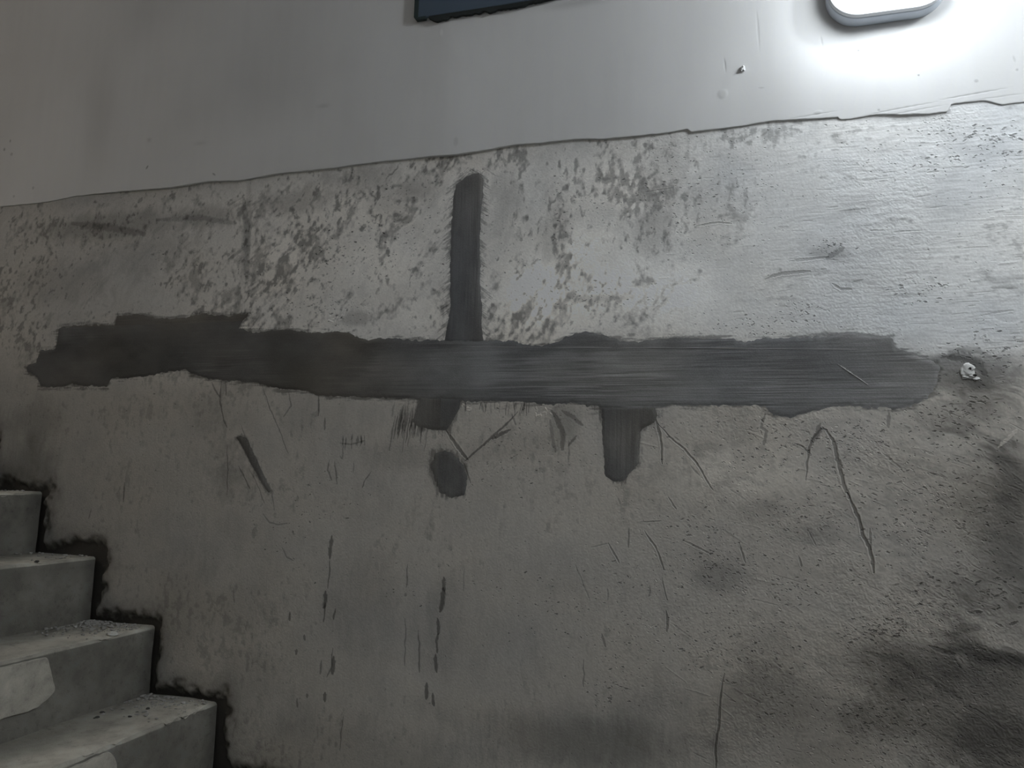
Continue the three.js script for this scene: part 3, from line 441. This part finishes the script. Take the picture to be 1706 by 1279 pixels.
function mortar(poly, thick, fray, vertical, seed, cellSize = 0.0026) {   // a trowelled layer whose ragged rim feathers into the wall
  const B = bounds(poly, 0.008), nx = Math.ceil((B[1] - B[0]) / cellSize), ny = Math.ceil((B[3] - B[2]) / cellSize), D = new Float32Array((nx + 1) * (ny + 1));
  for (let j = 0; j <= ny; j++) for (let i = 0; i <= nx; i++) {
    const x = B[0] + i * cellSize, y = B[2] + j * cellSize;
    D[j * (nx + 1) + i] = signed(poly, x, y) + fray * (vertical ? vn(x * 40, (y + 0.7 * Math.abs(x + 0.61)) * 150, seed) * 0.5 + vn(x * 30, y * 34, seed + 3) * 0.6 : vn(x * 130, y * 30, seed) * 0.8 + vn(x * 40, y * 60, seed + 2) * 0.5) + fray * 0.35 * vn(x * 300, y * 300, seed + 1);
  }
  const pos = [], uvs = [], idx = [], seen = new Map();
  const add = (key, x, y, d) => {
    let k = seen.get(key); if (k !== undefined) return k;
    k = pos.length / 3; seen.set(key, k);
    pos.push(x, y, wallZ(x, y) - 0.0005 + thick * sstep(0, 0.009, d) + 0.0006 * sstep(0.002, 0.012, d) * fbm(x * 16, y * 22, seed + 5, 2) + 0.0004);
    if (vertical) uvs.push((y - 1.3) / 2.9, (x + 1) / 0.34); else uvs.push((x + 2.2) / 2.9, (y - 1.55) / 0.34);
    return k;
  };
  for (let j = 0; j < ny; j++) for (let i = 0; i < nx; i++) {
    const cs = [[i, j], [i + 1, j], [i + 1, j + 1], [i, j + 1]], ds = cs.map(([a, b]) => D[b * (nx + 1) + a]);
    if (Math.max(...ds) <= 0) continue;
    const ring = [];
    for (let k = 0; k < 4; k++) {
      const a = cs[k], b = cs[(k + 1) & 3], da = ds[k], db = ds[(k + 1) & 3];
      if (da > 0) ring.push(add(a[0] + '_' + a[1], B[0] + a[0] * cellSize, B[2] + a[1] * cellSize, da));
      if ((da > 0) !== (db > 0)) { const t = da / (da - db), lo = a[0] + a[1] * 1e5 < b[0] + b[1] * 1e5 ? [a, b] : [b, a]; ring.push(add('e' + lo[0] + '_' + lo[1], B[0] + mix(a[0], b[0], t) * cellSize, B[2] + mix(a[1], b[1], t) * cellSize, 0)); }
    }
    for (let k = 2; k < ring.length; k++) idx.push(ring[0], ring[k - 1], ring[k]);
  }
  const g = new THREE.BufferGeometry(); g.setAttribute('position', new THREE.Float32BufferAttribute(pos, 3)); g.setAttribute('uv', new THREE.Float32BufferAttribute(uvs, 2)); g.setIndex(idx); g.computeVertexNormals(); return g;
}
function tagged(o, label, category, grp) { o.userData.label = label; o.userData.category = category; if (grp) o.userData.group = grp; return o; }
const band = group('mortar_band', {}); tagged(band, 'long dark grey crack repair band of mortar running level across the rough wall', 'mortar band');
part('mortar_layer', mortar(BAND, 0.0013, 0.0034, false, 401), matBand, band);
{
  // trowel lines that stand proud on the band
  const ridge = (pts, r, m, label) => {
    const P = pts.map(([px, py]) => { const p = wallAt(px, py); return new THREE.Vector3(p[0], p[1], wallZ(p[0], p[1]) + 0.0012); });
    const curve = new THREE.CatmullRomCurve3(P), g = new THREE.TubeGeometry(curve, 160, r, 6), q = g.attributes.position, c = new THREE.Vector3(), v = new THREE.Vector3();
    for (let i = 0; i <= 160; i++) { curve.getPointAt(i / 160, c); const k = Math.pow(Math.sin(Math.PI * clamp(i / 160, 0.01, 0.99)), 0.5) * (0.75 + 0.5 * vn(i * 0.21, r * 9000, 611)); for (let j = 0; j < 7; j++) { v.fromBufferAttribute(q, i * 7 + j).sub(c).multiplyScalar(k); v.z *= 0.55; v.add(c); q.setXYZ(i * 7 + j, v.x, v.y, v.z); } }
    g.computeVertexNormals();
    return part('trowel_ridge', g, m, band, { label });
  };
  const pale = new THREE.MeshStandardMaterial({ color: new THREE.Color().setRGB(0.3, 0.3, 0.29), roughness: 0.7 }), dull = new THREE.MeshStandardMaterial({ color: new THREE.Color().setRGB(0.3, 0.3, 0.28), roughness: 0.7 });
  ridge([[748, 578], [900, 578.5], [1050, 579], [1200, 580], [1350, 581.5], [1482, 582]], 0.0012, pale, 'pale thin trowel line along the top of the band');
  ridge([[1395, 606], [1412, 618], [1430, 630], [1447, 642]], 0.0026, dull, 'short slanting raised trowel ridge');
}
tagged(part('mortar_strip', mortar(UPRIGHT, 0.0010, 0.0026, true, 411), matStub, scene), 'tall narrow upright dark mortar strip rising from the long band', 'mortar strip');
tagged(part('mortar_patch', mortar(STUB_A, 0.0010, 0.0032, true, 421), matStub, scene), 'small dark mortar patch directly under the band, left of the crossing thin scratches', 'mortar patch');
tagged(part('mortar_patch', mortar(STUB_B, 0.0010, 0.0044, true, 431), matStub, scene), 'ragged dark mortar patch below the small one, apart from the long band', 'mortar patch');
tagged(part('mortar_patch', mortar(STUB_C, 0.0012, 0.0024, true, 441), matStub, scene), 'stubby round-ended mortar patch hanging from the right half of the band', 'mortar patch');
tagged(part('mortar_smear', mortar(SLASH, 0.0010, 0.0014, true, 451, 0.0016), matStub, scene), 'thin slanting dark mortar smear below the left half of the long band', 'mortar smear');
{
  const p = wallAt(1616, 620), g = group('plaster_dab', {}, [p[0], p[1], wallZ(p[0], p[1])]);
  tagged(g, 'small white plaster dab with a hole, right of the dark mortar band end', 'plaster dab');
  const white = new THREE.MeshStandardMaterial({ color: new THREE.Color().setRGB(0.72, 0.72, 0.7), roughness: 0.7 }), hole = new THREE.MeshStandardMaterial({ color: 0x24221f, roughness: 0.9 });
  part('dab', lump(0.0115, 0.011, 0.005, 21), white, g).position.set(-0.004, 0.005, 0);
  for (const [dx, dy, r, s] of [[0.004, -0.008, 0.008, 31], [0.010, -0.012, 0.006, 33], [-0.008, -0.009, 0.006, 35]]) part('crumb', lump(r, r * 0.6, r * 0.5, s, 2), white, g).position.set(dx, dy, 0);
  part('hole', lump(0.0026, 0.003, 0.0015, 41, 2), hole, g).position.set(-0.001, 0.007, 0.0046);
  part('hole', lump(0.004, 0.0022, 0.0015, 43, 2), hole, g).position.set(0.008, -0.006, 0.0034);
}

// ---------------------------------------------------------------- stair
const stair = group('staircase', {}); tagged(stair, 'bare concrete staircase climbing to the left beside the rough wall', 'staircase');
const WIDTH = 1.25;
for (let k = 1; k <= 11; k++) {
  const nx0 = noseX(k), top = k * RISE, back = k === 11 ? X0 + 0.004 : nx0 - RUN - 0.03, fine = k >= 5 && k <= 9;
  const prof = [];
  const nr = fine ? 14 : 4, nt = fine ? 18 : 5, R = 0.008;
  prof.push([back, 0, 0], [nx0, 0, 0]);
  for (let i = 0; i <= nr; i++) prof.push([nx0, mix(top - RISE - 0.02, top - R, i / nr), 0]);
  for (let i = 1; i < 5; i++) { const a = i / 5 * Math.PI / 2; prof.push([nx0 - R + R * Math.cos(a), top - R + R * Math.sin(a), 0.5]); }
  for (let i = 0; i <= nt; i++) prof.push([mix(nx0 - R, back, i / nt), top, 1]);
  const zs = []; const nz = fine ? 150 : 20;
  for (let i = 0; i <= nz; i++) { const t = i / nz; zs.push(-0.003 + (WIDTH + 0.003) * (fine ? t * t * 0.72 + t * 0.28 : t)); }
  const nP = prof.length, pos = [], col = [], uv = [], idx = [];
  zs.forEach((z, zi) => {
    let arc = 0;
    prof.forEach((q, pi) => {
      if (pi) arc += Math.hypot(q[0] - prof[pi - 1][0], q[1] - prof[pi - 1][1]);
      let [x, y, t] = q;
      if (pi >= 2) {
        const chip = 0.02 * Math.pow(clamp(fbm(z * 14 + k * 7, k * 3.3, 501, 4) * 1.6 + 0.12), 2) * (1 - Math.min(1, Math.hypot(x - nx0, y - top) / 0.03));
        const n = 0.0032 * fbm(z * 11, arc * 11 + k * 5, 503, 3);
        if (t === 0) x += n - chip; else if (t === 1) y += n - chip; else { x += n - chip; y += n - chip; }
      }
      pos.push(x, y, z); uv.push(z, arc + k * 0.37);
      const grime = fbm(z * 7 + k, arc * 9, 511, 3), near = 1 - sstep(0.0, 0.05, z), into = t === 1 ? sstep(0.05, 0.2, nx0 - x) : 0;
      let v = t === 0 ? 0.17 * (1 + 0.5 * grime) : t === 1 ? mix(0.52, 0.28, into) * (1 + 0.4 * grime) : 0.4 * (1 + 0.7 * grime);  // treads paler with dust, contact shade at their back painted in
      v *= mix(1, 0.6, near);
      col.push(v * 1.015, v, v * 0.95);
    });
    if (zi) for (let pi = 1; pi < nP; pi++) { const a = (zi - 1) * nP + pi - 1, b = a + 1, c = zi * nP + pi - 1, d = c + 1; idx.push(a, b, d, a, d, c); }
  });
  for (const [zi, flip] of [[0, 0], [zs.length - 1, 1]]) {   // end faces
    const base = pos.length / 3; let cx = (back + nx0) / 2;
    for (let pi = 0; pi < nP; pi++) { const s = (zi * nP + pi) * 3; pos.push(pos[s], pos[s + 1], pos[s + 2]); uv.push(pos[s], pos[s + 1]); col.push(0.14, 0.137, 0.13); }
    pos.push(cx, top / 2, zs[zi]); uv.push(cx, top / 2); col.push(0.14, 0.137, 0.13);
    for (let pi = 0; pi < nP; pi++) { const a = base + pi, b = base + (pi + 1) % nP; if (flip) idx.push(base + nP, a, b); else idx.push(base + nP, b, a); }
  }
  const g = new THREE.BufferGeometry(); g.setAttribute('position', new THREE.Float32BufferAttribute(pos, 3)); g.setAttribute('uv', new THREE.Float32BufferAttribute(uv, 2)); g.setAttribute('color', new THREE.Float32BufferAttribute(col, 3)); g.setIndex(idx);
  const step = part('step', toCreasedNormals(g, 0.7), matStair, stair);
  // thin pale patch on two risers, away from the wall
  const patch = k === 7 ? [[0, 1097], [40, 1098], [74, 1096], [80, 1112], [85, 1132], [88, 1150], [76, 1163], [58, 1178], [30, 1188], [0, 1197], [-180, 1262], [-190, 1120]] : k === 6 ? [[90, 1285], [118, 1268], [150, 1258], [178, 1254], [188, 1262], [192, 1282], [186, 1320], [150, 1370], [-20, 1480], [-60, 1330]] : null;
  if (patch) {
    const loop = new THREE.CatmullRomCurve3(patch.map(([px, py]) => { const q = riserAt(px, py, nx0); return new THREE.Vector3(-q[0], Math.min(q[1], top - 0.012), 0); }), true, 'catmullrom', 0.4);
    const sh = new THREE.Shape(loop.getPoints(90).slice(0, -1).map((q) => new THREE.Vector2(q.x + 0.0012 * vn(q.x * 90, q.y * 90, 543), Math.min(q.y, top - 0.012) + 0.0012 * vn(q.x * 90, q.y * 90, 545))));
    const pg = new THREE.ExtrudeGeometry(sh, { depth: 0.002, bevelEnabled: true, bevelThickness: 0.0015, bevelSize: 0.002, bevelSegments: 2, curveSegments: 4 });
    pg.rotateY(Math.PI / 2); pg.translate(nx0 + 0.0005, 0, 0);
    part('pale_patch', pg, concrete(256, 0.4, 0.35, 2.0, 541 + k, 0.001), step, { label: 'pale patch with a rounded edge' });
  }
}
// loose debris on the treads
{
  const r = rng(91);
  const pale = new THREE.MeshStandardMaterial({ color: new THREE.Color().setRGB(0.62, 0.61, 0.57), roughness: 0.85 }), dark = new THREE.MeshStandardMaterial({ color: new THREE.Color().setRGB(0.06, 0.058, 0.052), roughness: 0.9 }), grey = new THREE.MeshStandardMaterial({ color: new THREE.Color().setRGB(0.33, 0.32, 0.3), roughness: 0.9 });
  const q = treadAt(202, 1058, 7 * RISE);
  const chip = part('plaster_chip', lump(0.011, 0.005, 0.007, 61, 2), pale, scene); chip.position.set(Math.min(q[0], noseX(7) - 0.012), 7 * RISE + 0.003, q[1]); chip.rotation.y = 0.5;
  tagged(chip, 'largest white plaster chip, lying by the front edge of a stair tread', 'plaster chip');
  const lumps = [[246, 1181, 6, 'dark'], [170, 1187, 6, 'dark'], [216, 1194, 5, 'dark'], [161, 1196, 7, 'dark'], [228, 1186, 3, 'dark'], [88, 938, 7, 'dark'], [115, 940, 4, 'dark'], [11, 946, 6, 'dark']];
  for (const [px, py, s, m] of lumps) {
    const k = py > 1150 ? 6 : 8, p = treadAt(px, py, k * RISE), o = part('mortar_crumb', lump(s * 0.0011, s * 0.0004, s * 0.0007, 71 + px, 2), dark, scene);
    o.position.set(Math.min(p[0], noseX(k) - 0.01), k * RISE + s * 0.0002, p[1]); o.rotation.y = r() * 3;
    tagged(o, { 246: 'rightmost of the dark mortar crumbs on the lowest visible stair tread', 228: 'tiny dark mortar crumb just left of the rightmost one, lowest visible stair tread', 216: 'middle one of the five dark mortar crumbs on the lowest visible tread', 170: 'second from left of the dark mortar crumbs on the lowest visible tread', 161: 'leftmost of the dark mortar crumbs on the lowest visible stair tread', 88: 'middle dark mortar crumb of three along a higher narrow tread edge', 115: 'dark mortar crumb nearest the wall of three on a higher narrow tread', 11: 'dark mortar crumb at the left picture edge on a higher narrow tread' }[px], 'mortar crumb', k === 6 ? 'mortar crumbs on the lowest visible tread' : 'mortar crumbs on the higher tread');
  }
  const gs = [];
  for (const [k, n] of [[6, 230], [7, 380], [8, 60], [9, 70]]) for (let i = 0; i < n; i++) {
    const s = 0.001 + 0.0038 * r() * r(), g = lump(s * (1 + r()), s * 0.7, s, 100 + i, 1), z = 0.006 + 0.2 * r() * r(), x = noseX(k) - 0.012 - 0.18 * Math.pow(r(), 0.7);
    g.deleteAttribute('uv'); g.rotateY(r() * 6); g.translate(x, k * RISE + s * 0.4, z); gs.push(g);
  }
  const dust = part('mortar_grit', mergeGeometries(gs), grey, scene); dust.userData = { label: 'loose grit and mortar crumbs scattered over the stair treads by the wall', category: 'grit', kind: 'stuff' };
}

// ---------------------------------------------------------------- dark blue panel at the top
{
  const p = wallAt(693, 39), r = wallAt(905, 5), y0 = (p[1] + r[1]) / 2, x0 = p[0], w = 0.62, h = 0.42, d = 0.008;
  const g = group('wall_panel', {}, [x0, y0, 0.004]); tagged(g, 'dark blue panel fixed high on the smooth wall, left of the lamp', 'panel');
  const blue = new THREE.MeshStandardMaterial({ color: new THREE.Color().setRGB(0.07, 0.098, 0.135), roughness: 0.5 }), rim = new THREE.MeshStandardMaterial({ color: new THREE.Color().setRGB(0.022, 0.036, 0.036), roughness: 0.6 }), tar = new THREE.MeshStandardMaterial({ color: new THREE.Color().setRGB(0.014, 0.018, 0.018), roughness: 0.9 });
  const face = new RoundedBoxGeometry(w - 0.008, h - 0.004, d, 3, 0.004); face.translate((w + 0.008) / 2, h / 2 + 0.002, d / 2); part('face', face, blue, g);
  const side = new THREE.Shape([[0, 0.008], [0.006, 0], [0.03, 0], [0.03, 0.006], [0.0105, 0.006], [0.0105, h], [0, h]].map((q) => new THREE.Vector2(...q)));
  part('rim', new THREE.ExtrudeGeometry(side, { depth: d, bevelEnabled: true, bevelThickness: 0.001, bevelSize: 0.001, bevelSegments: 2 }), rim, g);
  const top = [], bot = [];
  for (let i = 0; i <= 60; i++) { const t = i / 60, x = mix(0.04, 0.36, t); top.push(new THREE.Vector2(x, 0.004)); bot.push(new THREE.Vector2(x, -0.012 * (1 - t * 0.6) * sstep(0, 0.04, t) * sstep(1, 0.85, t) * (0.75 + 0.55 * vn(x * 60, 0.5, 601) + 0.35 * vn(x * 160, 2.5, 602)) + 0.002 * t)); }
  part('torn_sealant', new THREE.ExtrudeGeometry(new THREE.Shape([...top, ...bot.reverse()]), { depth: 0.006, bevelEnabled: true, bevelThickness: 0.001, bevelSize: 0.0008, bevelSegments: 2 }), tar, g, { label: 'ragged black sealant along the lower edge' }).position.z = 0.001;
}

// ---------------------------------------------------------------- lamps
function roundRect(w, h, r) { const s = new THREE.Shape(), a = w / 2, b = h / 2; s.moveTo(-a + r, -b); s.lineTo(a - r, -b); s.absarc(a - r, -b + r, r, -Math.PI / 2, 0); s.lineTo(a, b - r); s.absarc(a - r, b - r, r, 0, Math.PI / 2); s.lineTo(-a + r, b); s.absarc(-a + r, b - r, r, Math.PI / 2, Math.PI); s.lineTo(-a, -b + r); s.absarc(-a + r, -b + r, r, Math.PI, Math.PI * 1.5); return s; }
function bulkhead(data, color, glow) {
  const g = group('bulkhead_lamp', data), W = 0.226, H = 0.15, R = 0.062;
  const body = new THREE.MeshStandardMaterial({ color: new THREE.Color().setRGB(0.6, 0.65, 0.72), roughness: 0.5 }), trim = new THREE.MeshStandardMaterial({ color: new THREE.Color().setRGB(0.66, 0.68, 0.7), roughness: 0.35 });
  part('base', new THREE.ExtrudeGeometry(roundRect(W, H, R), { depth: 0.026, bevelEnabled: true, bevelThickness: 0.003, bevelSize: 0.003, bevelSegments: 3, curveSegments: 16 }), body, g);
  const ring = roundRect(W, H, R), hole = roundRect(W - 0.026, H - 0.026, R - 0.013); ring.holes.push(new THREE.Path(hole.getPoints(16)));
  part('bezel', new THREE.ExtrudeGeometry(ring, { depth: 0.006, bevelEnabled: true, bevelThickness: 0.003, bevelSize: 0.002, bevelSegments: 3, curveSegments: 16 }), trim, g).position.z = 0.031;
  // domed opal diffuser
  const rim = roundRect(W - 0.028, H - 0.028, R - 0.014).getSpacedPoints(72), pos = [0, 0, 0.052], idx = [], rings = 12;
  for (let j = 1; j <= rings; j++) { const t = j / rings; for (let i = 0; i < 72; i++) pos.push(rim[i].x * t, rim[i].y * t, 0.034 + 0.018 * Math.pow(1 - t * t * t, 0.6)); }
  for (let i = 0; i < 72; i++) { idx.push(0, 1 + i, 1 + (i + 1) % 72); for (let j = 0; j < rings - 1; j++) { const a = 1 + j * 72 + i, b = 1 + j * 72 + (i + 1) % 72; idx.push(a, a + 72, b, b, a + 72, b + 72); } }
  const dg = new THREE.BufferGeometry(); dg.setAttribute('position', new THREE.Float32BufferAttribute(pos, 3)); dg.setIndex(idx); dg.computeVertexNormals();
  part('diffuser', dg, new THREE.MeshStandardMaterial({ color: 0xf4f4f4, roughness: 0.4, emissive: new THREE.Color(...color), emissiveIntensity: glow }), g, { label: 'glowing white opal diffuser' });
  return g;
}
function lampLight(x, y, z, color, power, radius) { const l = new THREE.PointLight(new THREE.Color(...color), power, 0, 2); l.position.set(x, y, z); l.castShadow = true; l.shadow.radius = radius; l.shadow.mapSize.set(1024, 1024); scene.add(l); return l; }
{
  const a = wallAt(1372, 0), b = wallAt(1565, 0), c = wallAt(1470, 38), cx = (a[0] + b[0]) / 2, low = c[1];
  const lamp = bulkhead({ label: 'lit oval bulkhead lamp mounted on the smooth upper right wall', category: 'wall lamp' }, LAMP_COOL, 2.2);
  lamp.position.set(cx + 0.008, low + 0.075, 0.004);
  for (const s of [-1, 1]) lampLight(cx + 0.008 + s * 0.05, low + 0.055, 0.115, LAMP_COOL, LAMP_POWER / 2, 2);
  const l2 = bulkhead({ label: 'added unseen warm bulkhead lamp on the ceiling above the upper stair', category: 'ceiling lamp' }, LAMP_WARM, 2);
  l2.position.set(-2.9, TOP, 1.5); l2.rotation.x = Math.PI / 2; lampLight(-2.9, TOP - 0.1, 1.5, LAMP_WARM, ADDED_LANDING_POWER, 3);  // added out of view for the warm light at upper left
  const l3 = bulkhead({ label: 'added unseen cool fill lamp on the ceiling above the foot of the stair', category: 'ceiling lamp' }, LAMP_COOL, 2);
  l3.position.set(1.18, TOP, 0.62); l3.rotation.x = Math.PI / 2; lampLight(1.18, TOP - 0.1, 0.62, LAMP_COOL, ADDED_FOOT_POWER, 3);  // added out of view to carry light further along the wall
}
shade(scene);
renderer.render(scene, camera);
